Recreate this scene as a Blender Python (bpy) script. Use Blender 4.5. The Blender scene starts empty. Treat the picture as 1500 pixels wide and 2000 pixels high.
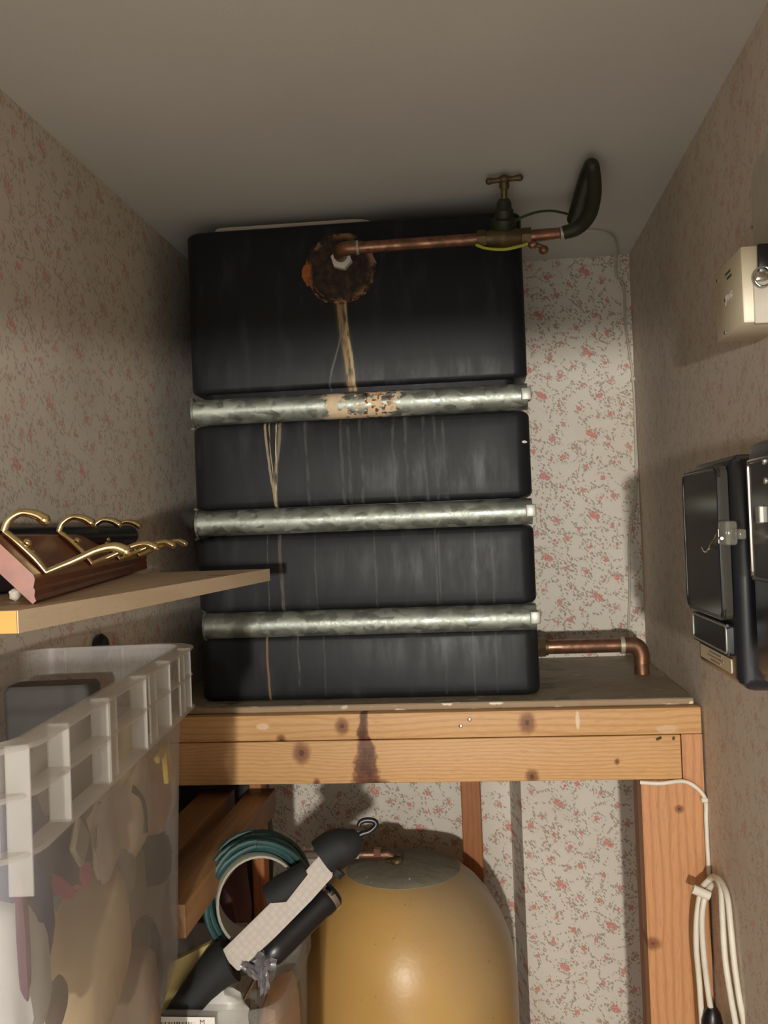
import bpy, bmesh, math, random
from mathutils import Vector, Matrix, Euler
from math import sin, cos, pi, sqrt

random.seed(7)
SC = bpy.context.scene
COL = SC.collection

# ------------------------------------------------------------------ camera
CAM = Vector((0, 0, 1.70)); FPX = 1900.0
YAW, PITCH, ROLL = -0.0974, 0.0173, 0.0385
_f = Vector((sin(YAW)*cos(PITCH), cos(YAW)*cos(PITCH), sin(PITCH)))
_r = Vector((cos(YAW), -sin(YAW), 0)); _d = _f.cross(_r)
CR = cos(ROLL)*_r + sin(ROLL)*_d; CD = -sin(ROLL)*_r + cos(ROLL)*_d
cam = bpy.data.objects.new('camera', bpy.data.cameras.new('camera')); COL.objects.link(cam)
cam.data.sensor_fit = 'VERTICAL'; cam.data.sensor_height = 24; cam.data.lens = 24*FPX/2000
cam.data.clip_start = 0.02
M3 = Matrix((CR, -CD, -_f)).transposed()
cam.matrix_world = Matrix.Translation(CAM) @ M3.to_4x4()
SC.camera = cam
def ray(px, py): return CR*(px-750) + CD*(py-1000) + _f*FPX
def at(px, py, Y): d = ray(px, py); return CAM + d*(Y/d.y)
def atX(px, py, X): d = ray(px, py); return CAM + d*(X/d.x)
def atZ(px, py, Z): d = ray(px, py); return CAM + d*((Z-CAM.z)/d.z)

# ------------------------------------------------------------------ light
SC.view_settings.view_transform = 'Standard'; SC.view_settings.look = 'None'
SC.view_settings.gamma = 1; SC.view_settings.use_curve_mapping = False
SC.view_settings.exposure = 0.0
w = bpy.data.worlds.new('hall_light'); SC.world = w; w.use_nodes = True
w.node_tree.nodes['Background'].inputs[0].default_value = (1.0, 0.965, 0.91, 1)
w.node_tree.nodes['Background'].inputs[1].default_value = 2.2
L = bpy.data.lights.new('hall_lamp', 'AREA'); L.shape = 'DISK'; L.size = 0.07; L.energy = 72; L.color = (1.0, 0.955, 0.88)
lo = bpy.data.objects.new('hall_lamp', L); COL.objects.link(lo)
lo.location = (0.0, -1.75, 1.64)
lo.rotation_euler = (Vector((-0.05, 2.0, 1.55)) - lo.location).to_track_quat('-Z', 'Y').to_euler()

# ------------------------------------------------------------------ node expressions
class S:
    def __init__(s, m, k): s.m, s.k = m, k
    def _o(s, op, b=None, c=None, swap=False):
        n = s.m.nt.nodes.new('ShaderNodeMath'); n.operation = op
        a = [s, b] if not swap else [b, s]
        if c is not None: a.append(c)
        for i, v in enumerate(a):
            if v is None: continue
            if isinstance(v, S): s.m.nt.links.new(v.k, n.inputs[i])
            else: n.inputs[i].default_value = v
        return S(s.m, n.outputs[0])
    def __add__(s, b): return s._o('ADD', b)
    __radd__ = __add__
    def __sub__(s, b): return s._o('SUBTRACT', b)
    def __rsub__(s, b): return s._o('SUBTRACT', b, swap=True)
    def __mul__(s, b): return s._o('MULTIPLY', b)
    __rmul__ = __mul__
    def __truediv__(s, b): return s._o('DIVIDE', b)
    def abs(s): return s._o('ABSOLUTE')
    def sin(s): return s._o('SINE')
    def sqrt(s): return s._o('SQRT')
    def max(s, b): return s._o('MAXIMUM', b)
    def min(s, b): return s._o('MINIMUM', b)
    def lt(s, b): return s._o('LESS_THAN', b)
    def wrap(s, a, b): return s._o('WRAP', a, b)

class Mat:
    def __init__(s, name):
        s.mat = bpy.data.materials.new(name); s.mat.use_nodes = True
        s.nt = s.mat.node_tree; s.bs = s.nt.nodes['Principled BSDF']; s.o = s.nt.nodes['Material Output']
        g = s.nt.nodes.new('ShaderNodeNewGeometry'); s.P = S(s, g.outputs['Position'])
        x = s.nt.nodes.new('ShaderNodeSeparateXYZ'); s.nt.links.new(g.outputs['Position'], x.inputs[0])
        s.x, s.y, s.z = [S(s, x.outputs[i]) for i in range(3)]
    def put(s, sock, v):
        if isinstance(v, S): s.nt.links.new(v.k, sock)
        elif isinstance(v, (tuple, list)) and len(v) == 3 and sock.type == 'RGBA': sock.default_value = (*v, 1)
        else: sock.default_value = v
    def vec(s, x, y, z):
        n = s.nt.nodes.new('ShaderNodeCombineXYZ')
        for i, v in enumerate((x, y, z)): s.put(n.inputs[i], v)
        return S(s, n.outputs[0])
    def noise(s, scale, v=None, detail=3, rough=.5, dist=0, color=False):
        n = s.nt.nodes.new('ShaderNodeTexNoise'); s.put(n.inputs['Vector'], v or s.P)
        n.inputs['Scale'].default_value = scale; n.inputs['Detail'].default_value = detail
        n.inputs['Roughness'].default_value = rough; n.inputs['Distortion'].default_value = dist
        return S(s, n.outputs[1 if color else 0])
    def vor(s, scale, v=None, rand=1, feature='F1'):
        n = s.nt.nodes.new('ShaderNodeTexVoronoi'); n.feature = feature; s.put(n.inputs['Vector'], v or s.P)
        n.inputs['Scale'].default_value = scale; n.inputs['Randomness'].default_value = rand
        if feature == 'DISTANCE_TO_EDGE': return S(s, n.outputs[0]), None
        q = s.nt.nodes.new('ShaderNodeSeparateXYZ'); s.nt.links.new(n.outputs[1], q.inputs[0])
        return S(s, n.outputs[0]), S(s, q.outputs[0])
    def sm(s, v, a, b, lo=0., hi=1.):
        n = s.nt.nodes.new('ShaderNodeMapRange'); n.interpolation_type = 'SMOOTHSTEP'
        if a > b: a, b, lo, hi = b, a, hi, lo
        for i, q in enumerate((v, a, b, lo, hi)): s.put(n.inputs[i], q)
        return S(s, n.outputs[0])
    def mix(s, f, a, b):
        n = s.nt.nodes.new('ShaderNodeMix'); n.data_type = 'RGBA'
        s.put(n.inputs[0], f); s.put(n.inputs[6], a); s.put(n.inputs[7], b)
        return S(s, n.outputs[2])
    def ramp(s, f, stops):
        n = s.nt.nodes.new('ShaderNodeValToRGB'); s.put(n.inputs[0], f); e = n.color_ramp.elements
        while len(e) < len(stops): e.new(.5)
        for i, (p, c) in enumerate(stops): e[i].position = p; e[i].color = (*c, 1)
        return S(s, n.outputs[0])
    def band(s, v, a, b, soft): return s.sm(v, a-soft, a+soft) * s.sm(v, b+soft, b-soft)
    def out(s, col, rough=.5, metal=0., bump=None, bs=.3, bd=.001, spec=.5, **kw):
        s.put(s.bs.inputs['Base Color'], col); s.put(s.bs.inputs['Roughness'], rough); s.put(s.bs.inputs['Metallic'], metal)
        s.bs.inputs['Specular IOR Level'].default_value = spec
        for k, v in kw.items(): s.put(s.bs.inputs[k.replace('_', ' ')], v)
        if bump is not None:
            n = s.nt.nodes.new('ShaderNodeBump'); n.inputs['Strength'].default_value = bs; n.inputs['Distance'].default_value = bd
            s.put(n.inputs['Height'], bump); s.nt.links.new(n.outputs[0], s.bs.inputs['Normal'])
        return s.mat

def C(r, g, b):   # sRGB 0-255 -> linear
    return tuple(((v/255+.055)/1.055)**2.4 if v > 10 else v/255/12.92 for v in (r, g, b))
def plain(name, c, rough=.5, metal=0., spec=.5, var=.12, bscale=0, **kw):
    m = Mat(name); n = m.noise(35, detail=4)
    c2 = tuple(v*(1-var*2) for v in c)
    return m.out(m.mix(n, c2, tuple(min(1, v*(1+var)) for v in c)), rough, metal, spec=spec, bump=(m.noise(bscale) if bscale else None), **kw)

# ------------------------------------------------------------------ materials
def wallpaper(name, u_of, base=C(222, 214, 200), faded=0.):
    m = Mat(name)
    u = m.x if u_of == 'x' else m.y
    v = m.z
    W, H = 0.108, 0.185                       # printed repeat, half drop in alternate columns
    wob = m.noise(210, m.vec(u, v, 0), detail=2) - .5
    col = (u/W)._o('FLOOR'); odd = col.wrap(0., 2.) * (H*.5)
    tu = u.wrap(0., W); tv = (v + odd).wrap(0., H)
    pk = None; leafz = None
    def d(cx, cy, sx=1., sy=1.):
        a = (tu-cx)*(1/sx); b = (tv-cy)*(1/sy)
        return (a*a + b*b).sqrt() + wob*.0085
    flowers = [(.040, .050, .0088), (.049, .044, .0075), (.088, .090, .0072), (.020, .105, .0062), (.066, .132, .0070), (.030, .160, .005), (.092, .165, .0048), (.082, .022, .005), (.008, .018, .0045), (.060, .086, .0045)]
    near = None
    for cx, cy, r in flowers:
        q = d(cx, cy)
        f = m.sm(q, r, r*.72)
        pk = f if pk is None else pk.max(f)
        n = q - r
        near = n if near is None else near.min(n)
    # trailing sprigs: tiny leaves kept to winding vines and round each bloom
    vn = m.noise(17, m.vec(u, v, 3.3), detail=1) - .5
    vn2 = m.noise(21, m.vec(u, v, 9.1), detail=1) - .5
    vine = m.sm(vn.abs(), .045, .022).max(m.sm(vn2.abs(), .035, .018)).max(m.sm(near, .009, .004))
    ld, lc = m.vor(265, m.vec(u*.87 + v*.5, (v*.87 - u*.5)*.46, 0), 1)
    leaf = m.sm(ld, .50, .36) * m.sm(lc, .28, .34)
    ld2, lc2 = m.vor(250, m.vec((u*.8 - v*.6)*.48, v*.8 + u*.6, 5), 1)
    leaf = leaf.max(m.sm(ld2, .48, .34) * m.sm(lc2, .4, .46))
    leaf = leaf * vine
    c = m.mix(leaf*(.66-faded*.34), base, m.mix(lc, C(116, 108, 84), C(150, 112, 92)))
    pn = m.noise(420, m.vec(u, v, 1), detail=1)
    c = m.mix(pk*(.85-faded*.5), c, m.mix(m.sm(pn, .4, .6), C(202, 112, 104), C(222, 158, 148)))
    dirt = m.noise(4, detail=4)
    c = m.mix(m.sm(dirt, .45, .8)*.22, c, C(150, 128, 104))
    return m.out(c, .75, bump=m.noise(700), bs=.15, bd=.0004, spec=.25)
M_WP = wallpaper('floral_wallpaper', 'x')
M_WPL = wallpaper('floral_wallpaper_left', 'y', base=C(214, 204, 188), faded=.6)
M_WPR = wallpaper('floral_wallpaper_right', 'y', base=C(214, 202, 186), faded=1.0)

m = Mat('ceiling_paint'); n = m.noise(3, detail=4); stain = m.sm(((m.x+.05)*(m.x+.05)*2 + (m.y-1.95)*(m.y-1.95)*4).sqrt() + m.noise(9)*.3, .25, .95)
M_CEIL = m.out(m.mix(n, C(198, 196, 188), C(214, 212, 204)), .85, bump=m.noise(260, detail=4), bs=.3, bd=.001, spec=.2)
M_FLOOR = plain('floor_boards', C(110, 82, 60), .6)
M_HALL = plain('hall_paint', C(200, 190, 175), .8)

def pine(name, axis, base=C(204, 160, 108), dark=C(160, 108, 66), knots=(), stains=(), scale=1., shift=0.):
    m = Mat(name)
    lx = {'x': m.x, 'y': m.y, 'z': m.z}[axis]
    oth = {'x': (m.z, m.y), 'y': (m.x, m.z), 'z': (m.x, m.y)}[axis]
    a, b = oth
    warp = m.noise(6, m.vec(lx*.6+shift, a*2, b*2), detail=2) - .5
    bend = warp*.03
    for (kl, ka, r) in knots:      # grain flows round each knot
        dl = (lx-kl)*(.45/r); da = (a-ka)*(1/r)
        e = (dl*dl+da*da+1.0)
        bend = bend + (a-ka)/e*.9
    g = ((a + b*.35 + bend)*(620*scale)).sin()*.5+.5
    fine = m.noise(30, m.vec(lx*1.5+shift, (a+bend)*28, b*28), detail=4, rough=.65)
    c = m.mix(m.sm(g, .45, 1.)*.32, base, dark)
    c = m.mix(m.sm(fine, .45, .75)*.5, c, dark)
    c = m.mix(m.sm(m.noise(3, m.vec(lx+shift, a*3, b)), .5, .8)*.3, c, C(226, 178, 118))
    for (kl, ka, r) in knots:
        dl = (lx-kl)*(1/r); da = (a-ka)*(1/(r*1.25))
        q = (dl*dl+da*da).sqrt() + (m.noise(90, detail=2)-.5)*.5
        c = m.mix(m.sm(q, 1.5, .6)*.8, c, C(112, 62, 32))
        c = m.mix(m.sm(q, .45, .2)*.7, c, C(60, 32, 18))
    for f in stains: c = f(m, c)
    return m.out(c, .52, bump=g*.4+fine, bs=.35, bd=.0006, spec=.4)

def rust_drip(m, c):     # dark water stain that ran down both rails
    cx = -0.213 + (m.noise(18, m.vec(0, 0, m.z), detail=2)-.5)*.03
    wd = m.sm(m.z, 1.385, 1.262, .006, .021)
    q = (m.x-cx).abs()/wd + (m.noise(130, detail=3)-.5)*.9
    c = m.mix(m.sm(q, 1.35, .75)*.85, c, C(84, 34, 18))
    return m.mix(m.sm(q, .8, .3)*.5*m.sm(m.noise(60), .35, .6), c, C(40, 16, 12))
def white_dabs(spots):
    def f(m, c):
        for (X, Z, rx, rz, s) in spots:
            q = (((m.x-X)*(1/rx))*((m.x-X)*(1/rx)) + ((m.z-Z)*(1/rz))*((m.z-Z)*(1/rz))).sqrt() + (m.noise(150)-.5)*.6
            c = m.mix(m.sm(q, 1.1, .7)*s, c, C(232, 216, 190))
        return c
    return f
M_RAIL = pine('pine_top_rail', 'x', knots=((-.252, 1.360, .011), (.067, 1.360, .013), (-.36, 1.337, .008)), stains=(rust_drip, white_dabs([(.152, 1.362, .004, .016, .6), (-.392, 1.362, .012, .006, .5), (.30, 1.345, .018, .008, .25)])), scale=.8)
M_BEAM = pine('pine_front_beam', 'x', knots=((-.325, 1.315, .014), (.072, 1.268, .010), (.215, 1.292, .004), (-.30, 1.262, .006)), stains=(rust_drip,), scale=1.5, shift=3.)
M_POST = pine('pine_post', 'z', base=C(198, 142, 94), dark=C(146, 92, 54), knots=((.985, .262, .010), (1.21, .315, .006)), scale=.7, shift=5.)
M_LEG = pine('dark_pine', 'z', base=C(158, 96, 52), dark=C(118, 66, 34))
M_BAT = pine('shade_darkened_pine', 'y', base=C(124, 88, 56), dark=C(88, 56, 34))  # same pine, colour darkened to stand for the shade on the bearers
M_SHELF = pine('shelf_pine', 'y', base=C(212, 190, 160), dark=C(188, 162, 130), scale=.3, knots=((1.31, -.36, .012),))
M_ENDG = plain('end_grain', C(226, 160, 80), .6)

# dirty chipboard top
m = Mat('dirty_board'); n = m.noise(22, m.vec(m.x*.6, m.y, m.z), detail=5, rough=.6); f = m.noise(60, m.vec(m.x*.5, m.y*1.3, m.z*2), detail=3)
c = m.mix(n, C(128, 116, 96), C(178, 166, 142))
c = m.mix(m.sm(f, .64, .70)*.8, c, C(222, 214, 198))
c = m.mix(m.sm(m.noise(14, detail=4), .55, .66)*m.sm(m.x, .30, .0)*.8, c, C(74, 44, 26))
c = m.mix(m.sm(m.y, 1.7015, 1.7005)*.7, c, C(150, 118, 82))
fx, _ = m.vor(26, m.vec(m.x*.7, 0, m.z*2), 1)
c = m.mix(m.sm(fx + m.noise(90)*.35, .42, .34)*m.sm(m.y, 1.7015, 1.7005)*m.sm(m.x, -.3, -.2), c, C(226, 214, 194))
M_BOARD = m.out(c, .6, bump=n, bs=.4, bd=.002)

# tank plastic with water marks
m = Mat('black_polyethylene')
sc = m.noise(9, m.vec(m.x*4, m.y, m.z*.9), detail=5, rough=.6)
base = m.mix(m.sm(sc, .5, .72)*.6, C(29, 30, 32), C(50, 51, 53))
fr = m.noise(140, m.vec(m.x*1.2, m.y, m.z*.25), detail=3)
def streak(c, X0, X1, w, z0, z1, colr, s, cut=.5, wob=.004):
    t = m.sm(m.z, z1, z0)      # 0 at top
    cx = t*(X1-X0) + X0 + (m.noise(14, m.vec(X0*9, 0, m.z), detail=3)-.5)*wob*2
    q = (m.x-cx).abs()
    return m.mix(m.sm(q, w, w*.55) * m.band(m.z, z0, z1, .002) * m.sm(fr, cut-.18, cut+.08) * s * m.sm(m.y, 1.80, 1.79), c, colr)
LIME = C(150, 138, 116); TAN = C(150, 122, 84); BROWN = C(104, 76, 50)
base = streak(base, -.236, -.222, .015, 1.955, 2.12, C(58, 52, 46), .8, .3)
base = streak(base, -.236, -.222, .0095, 1.955, 2.125, TAN, .95, .46, .0015)
base = streak(base, -.229, -.216, .0035, 1.955, 2.125, C(176, 158, 118), .8, .45)
base = streak(base, -.236, -.262, .0022, 1.957, 2.075, C(96, 94, 88), .8, .3, .003)
base = streak(base, -.262, -.266, .007, 1.957, 2.02, C(20, 20, 22), .6, .3)
base = streak(base, -.385, -.370, .0028, 1.747, 1.902, LIME, .85, .4)
base = streak(base, -.357, -.370, .0040, 1.747, 1.902, C(122, 112, 92), .85, .4)
base = streak(base, -.363, -.368, .0015, 1.747, 1.902, C(190, 176, 140), .9, .5)
base = streak(base, -.376, -.371, .0012, 1.747, 1.902, C(170, 150, 110), .9, .5)
base = streak(base, -.365, -.362, .004, 1.557, 1.697, C(86, 80, 70), .75, .45)
base = streak(base, -.388, -.388, .0016, 1.557, 1.697, C(80, 76, 68), .7, .45)
base = streak(base, -.395, -.393, .0026, 1.392, 1.513, C(120, 92, 62), .95, .35, .002)
base = streak(base, -.337, -.337, .002, 1.42, 1.513, C(84, 80, 74), .7, .5)
for X in (-.232, -.245, -.21, -.15, -.128, -.095, -.06, -.31, -.075):
    base = streak(base, X, X+.003, .0035, 1.747, 1.902, C(78, 78, 74), .5, .5, .006)
for X in (-.08, -.075, -.01, .02, -.19, -.30):
    base = streak(base, X, X, .002, 1.557, 1.697, C(74, 73, 68), .5, .5, .003)
for X in (-.02, .02, -.29, -.07):
    base = streak(base, X, X, .002, 1.40, 1.513, C(70, 70, 66), .5, .5, .003)
q = (((m.x-.086)*(m.x-.086))*1. + ((m.z-1.846)*(m.z-1.846))*4.).sqrt()
base = m.mix(m.sm(q, .0055, .004), base, C(225, 225, 220))
M_TANK = m.out(base, m.sm(sc, .3, .8, .36, .54), bump=sc+m.noise(380)*.15, bs=.12, bd=.002, spec=.2)

# galvanised bars
def galv(name, crust):
    m = Mat(name); d, cc = m.vor(75, m.vec(m.x*.8, m.y, m.z), 1); d2, c2 = m.vor(160, None, 1)
    n = m.noise(30, detail=4)
    base = m.mix(cc*.55+n*.45, C(120, 126, 118), C(196, 202, 190))
    base = m.mix(m.sm(m.noise(55, detail=4), .58, .72)*.5, base, C(214, 214, 200))
    rough = m.sm(cc*.5+c2*.3+n*.2, .1, .9, .38, .62); met = .85
    if crust:
        e = m.band(m.x, -.272, -.125, .018) * m.sm(m.noise(38, detail=3, rough=.7)+m.band(m.x, -.262, -.245, .014)*.15+m.band(m.x, -.19, -.168, .014)*.12, .48, .53)
        base = m.mix(e, base, m.mix(m.noise(150), C(196, 168, 130), C(226, 206, 172)))
        r = m.band(m.x, -.202, -.15, .012)*m.sm(m.noise(110, detail=3), .54, .6)
        base = m.mix(r, base, C(120, 62, 24)); met = .85 - e*.85; rough = rough + e*.3
        r2 = m.sm((m.z-1.951-(m.x+.2)*-.0)*1., -.006, -.001)*m.band(m.x, -.33, -.05, .03)*m.sm(n, .4, .55)
        base = m.mix(r2, base, C(110, 66, 44))
    return m.out(base, rough, met, bump=cc*.3+m.noise(120), bs=.3, bd=.0012)
M_GALVC = galv('galvanised_crusted', True); M_GALV = galv('galvanised', False)
M_CLIP = plain('bright_zinc', C(170, 170, 160), .45, .6)

m = Mat('rust_crust'); n = m.noise(70, detail=5, rough=.65)
q = ((m.x+.233)*(m.x+.233) + (m.z-2.176)*(m.z-2.176)).sqrt()
c = m.mix(m.sm(n, .4, .7), C(34, 26, 20), C(74, 52, 36))
c = m.mix(m.sm(q, .05, .062)*m.sm(m.noise(40), .5, .6), c, C(150, 110, 80))
c = m.mix(m.sm(m.x, -.283, -.290)*m.sm(m.z, 2.195, 2.18), c, C(160, 94, 44))
M_RUST = m.out(c, .85, bump=n, bs=.8, bd=.003)
M_ORUST = plain('orange_rust', C(164, 98, 44), .9, var=.3, bscale=120)
M_PTFE = plain('chalky_white_deposit', C(206, 202, 190), .8, bscale=90)

def copper(name, dirty):
    m = Mat(name); n = m.noise(28, detail=5, rough=.6)
    c = m.mix(m.sm(n, .35, .7), C(156, 112, 88), C(112, 80, 62))
    c = m.mix(m.sm(m.noise(60, detail=4), .5, .7)*dirty, c, C(96, 84, 58))
    return m.out(c, m.sm(n, .3, .7, .3, .55), .75, bump=n, bs=.2, bd=.001)
M_COP = copper('copper', .6); M_COPD = copper('tarnished_copper', .9)
M_BRASSD = plain('tarnished_brass', C(104, 88, 58), .5, .6, var=.3, bscale=90)
M_VERD = plain('black_green_tarnish', C(50, 54, 34), .55, .2, var=.4, bscale=90)
M_SOLD = plain('solder', C(190, 182, 164), .5, .4)
M_YG = plain('yellow_green_wire', C(176, 180, 50), .5)
M_GW = plain('green_wire', C(66, 88, 44), .5)
M_WHT = plain('white_pvc', C(226, 218, 200), .45)
M_WHTG = plain('grimy_white_paint', C(196, 188, 172), .6, bscale=50)
M_IVORY = plain('ivory_plastic', C(216, 204, 176), .4, var=.05)
M_BLK = plain('black_plastic', C(22, 22, 24), .35, var=.2)
M_BLKM = plain('matt_black', C(20, 20, 20), .75, var=.3)
M_BAKE = plain('navy_black_case', C(26, 28, 34), .28, var=.2)
M_SMOKE = plain('smoked_window', C(58, 55, 48), .18, var=.15)
M_CHR = plain('chrome', C(210, 208, 200), .15, 1.)
M_LABEL = plain('beige_label', C(206, 190, 160), .6)
M_INK = plain('dark_ink', C(70, 62, 54), .7)
M_BRS = plain('polished_brass', C(228, 206, 152), .18, 1., var=.05)
m = Mat('mahogany'); n = m.noise(30, m.vec(m.x*3, m.y*.6, m.z*3), detail=5)
M_MAH = m.out(m.mix(n, C(96, 50, 30), C(160, 88, 56)), .38, spec=.35)
m = Mat('dull_white_paper'); M_PAPER = m.out(m.mix(m.noise(50), C(206, 200, 190), C(228, 222, 212)), .7)

# cylinder jacket foam
m = Mat('ochre_foam'); n = m.noise(7, detail=4); n2 = m.noise(3.2, detail=3, dist=.6)
c = m.mix(n, C(186, 142, 76), C(206, 168, 104))
c = m.mix(m.sm(n2, .42, .62)*.30, c, C(166, 124, 62))
dust = m.sm(m.x*1.0 + m.z*.9 + (n-.5)*.18, .62, .85)
c = m.mix(dust*.72, c, C(150, 134, 110))
c = m.mix(m.sm(m.noise(60, detail=4), .68, .75)*.5, c, C(120, 74, 34))
M_FOAM = m.out(c, .36, bump=m.noise(16, detail=3)+m.noise(170)*.12, bs=.35, bd=.004, spec=.45)
m = Mat('dusty_grey_top'); n = m.noise(26, detail=5, rough=.6)
c = m.mix(n, C(112, 104, 86), C(150, 142, 122)); c = m.mix(m.sm(m.noise(95), .74, .76), c, C(240, 236, 224))
M_DUST = m.out(c, .85, bump=n, bs=.5, bd=.006)

# frosted plastics
def frosted(name, tint, alpha, rough=.35):
    m = Mat(name); nt = m.nt
    t = nt.nodes.new('ShaderNodeBsdfTransparent'); t.inputs[0].default_value = (.97, .97, .97, 1)
    r = nt.nodes.new('ShaderNodeBsdfTranslucent'); r.inputs[0].default_value = (*tint, 1)
    m.out(m.mix(m.noise(8), tuple(v*.92 for v in tint), tint), rough, spec=.5)
    a = nt.nodes.new('ShaderNodeMixShader'); a.inputs[0].default_value = .45
    nt.links.new(m.bs.outputs[0], a.inputs[1]); nt.links.new(r.outputs[0], a.inputs[2])
    b = nt.nodes.new('ShaderNodeMixShader'); m.put(b.inputs[0], m.sm(m.noise(5), .2, .8, alpha-.06, alpha+.06))
    nt.links.new(t.outputs[0], b.inputs[1]); nt.links.new(a.outputs[0], b.inputs[2])
    nt.links.new(b.outputs[0], m.o.inputs[0]); return m.mat
M_FROST = frosted('frosted_polypropylene', C(206, 202, 198), .30)
M_FROSTR = frosted('frosted_rim', C(222, 218, 210), .34)
M_BINP = frosted('clear_bin_plastic', C(200, 198, 190), .22)
M_CLEAR = frosted('clear_hasp_plastic', C(190, 186, 170), .35, .1)

# ------------------------------------------------------------------ mesh helpers
def new(): return bmesh.new()
def box(bm, a, b, bev=0., seg=2):
    lo = Vector([min(p, q) for p, q in zip(a, b)]); hi = Vector([max(p, q) for p, q in zip(a, b)])
    r = bmesh.ops.create_cube(bm, size=1)['verts']
    for v in r: v.co = Vector([(lo[i]+hi[i])/2 + v.co[i]*(hi[i]-lo[i]) for i in range(3)])
    if bev:
        es = list({e for v in r for e in v.link_edges})
        bmesh.ops.bevel(bm, geom=es, offset=bev, segments=seg, affect='EDGES', profile=.5)
    return bm
def smooth_path(pts, n=6):
    P = [Vector(p) for p in pts]
    if len(P) < 3: return P
    out = []
    for i in range(len(P)-1):
        p0 = P[max(i-1, 0)]; p1 = P[i]; p2 = P[i+1]; p3 = P[min(i+2, len(P)-1)]
        for k in range(n):
            t = k/n
            out.append(.5*((2*p1)+(-p0+p2)*t+(2*p0-5*p1+4*p2-p3)*t*t+(-p0+3*p1-3*p2+p3)*t**3))
    return out+[P[-1]]
def tube(bm, pts, r, seg=12, smooth=0, cap=True, sx=1.):
    P = smooth_path(pts, smooth) if smooth else [Vector(p) for p in pts]
    R = r if isinstance(r, (list, tuple)) else [r]*len(P)
    if len(R) != len(P):
        k = len(R)-1; R = [R[min(int(i*k/(len(P)-1)), k-1)]*(1-(i*k/(len(P)-1) % 1 if i < len(P)-1 else 1)) + R[min(int(i*k/(len(P)-1))+1, k)]*((i*k/(len(P)-1)) % 1 if i < len(P)-1 else 1) for i in range(len(P))]
    t0 = (P[1]-P[0]).normalized(); up = Vector((0, 0, 1)) if abs(t0.z) < .9 else Vector((0, 1, 0))
    nrm = t0.cross(up).normalized(); rings = []
    for i, p in enumerate(P):
        t = ((P[min(i+1, len(P)-1)]-p).normalized() + (p-P[max(i-1, 0)]).normalized())
        t = t.normalized() if t.length > 1e-6 else t0
        nrm = (nrm - t*nrm.dot(t)); nrm = nrm.normalized() if nrm.length > 1e-6 else t.orthogonal().normalized()
        b = t.cross(nrm)
        rings.append([bm.verts.new(p + (nrm*cos(2*pi*k/seg)*sx + b*sin(2*pi*k/seg))*R[i]) for k in range(seg)])
    for a, b in zip(rings, rings[1:]):
        for k in range(seg): bm.faces.new((a[k], a[(k+1) % seg], b[(k+1) % seg], b[k]))
    if cap: bm.faces.new(rings[0][::-1]); bm.faces.new(rings[-1])
    return bm
def lathe(bm, prof, o, axis=(0, 0, 1), seg=32, jit=0.):
    ax = Vector(axis).normalized(); u = ax.orthogonal().normalized(); v = ax.cross(u); o = Vector(o); rings = []
    for (r, h) in prof:
        rings.append([bm.verts.new(o + ax*h + (u*cos(2*pi*k/seg)+v*sin(2*pi*k/seg))*max(r, 1e-5)*(1+jit*(random.random()-.5))) for k in range(seg)])
    for a, b in zip(rings, rings[1:]):
        for k in range(seg): bm.faces.new((a[k], a[(k+1) % seg], b[(k+1) % seg], b[k]))
    bm.faces.new(rings[0][::-1]); bm.faces.new(rings[-1]); return bm
def prism(bm, poly, d, o=(0, 0, 0), U=(1, 0, 0), V=(0, 0, 1), W=(0, 1, 0)):
    o, U, V, W = map(Vector, (o, U, V, W))
    a = [bm.verts.new(o+U*p[0]+V*p[1]) for p in poly]; b = [bm.verts.new(o+U*p[0]+V*p[1]+W*d) for p in poly]
    n = len(poly); bm.faces.new(a[::-1]); bm.faces.new(b)
    for i in range(n): bm.faces.new((a[i], a[(i+1) % n], b[(i+1) % n], b[i]))
    return bm
def rrect(x0, x1, y0, y1, r, n=5, sub=1):
    pts = []
    cs = [(x1-r, y0+r, -pi/2), (x1-r, y1-r, 0), (x0+r, y1-r, pi/2), (x0+r, y0+r, pi)]
    for cx, cy, a in cs:
        arc = [(cx+r*cos(a+pi/2*k/n), cy+r*sin(a+pi/2*k/n)) for k in range(n+1)]
        if sub > 1 and pts:
            p = pts[-1]; q = arc[0]; pts += [(p[0]+(q[0]-p[0])*k/sub, p[1]+(q[1]-p[1])*k/sub) for k in range(1, sub)]
        pts += arc
    if sub > 1:
        p = pts[-1]; q = pts[0]; pts += [(p[0]+(q[0]-p[0])*k/sub, p[1]+(q[1]-p[1])*k/sub) for k in range(1, sub)]
    return pts
def loft(bm, rings, cap0=True, cap1=True):
    R = [[bm.verts.new(Vector(p)) for p in r] for r in rings]; n = len(R[0])
    for a, b in zip(R, R[1:]):
        for k in range(n): bm.faces.new((a[k], a[(k+1) % n], b[(k+1) % n], b[k]))
    if cap0: bm.faces.new(R[0][::-1])
    if cap1: bm.faces.new(R[-1])
    return bm
def blob(bm, c, s, rot=(0, 0, 0), jit=.12, sub=3, power=1., seed=0):
    r = bmesh.ops.create_icosphere(bm, subdivisions=sub, radius=1)['verts']; rnd = random.Random(seed)
    ph = [rnd.uniform(0, 6) for _ in range(6)]; E = Euler(rot).to_matrix()
    for v in r:
        p = v.co.normalized(); k = 1+jit*(sin(p.x*5+ph[0])*sin(p.y*6+ph[1])+.6*sin(p.z*9+ph[2])*sin(p.x*8+ph[3])+.4*sin(p.y*14+ph[4]))
        q = Vector([math.copysign(abs(a)**power, a) for a in p])*k
        v.co = Vector(c) + E @ Vector((q.x*s[0], q.y*s[1], q.z*s[2]))
    return bm

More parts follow.
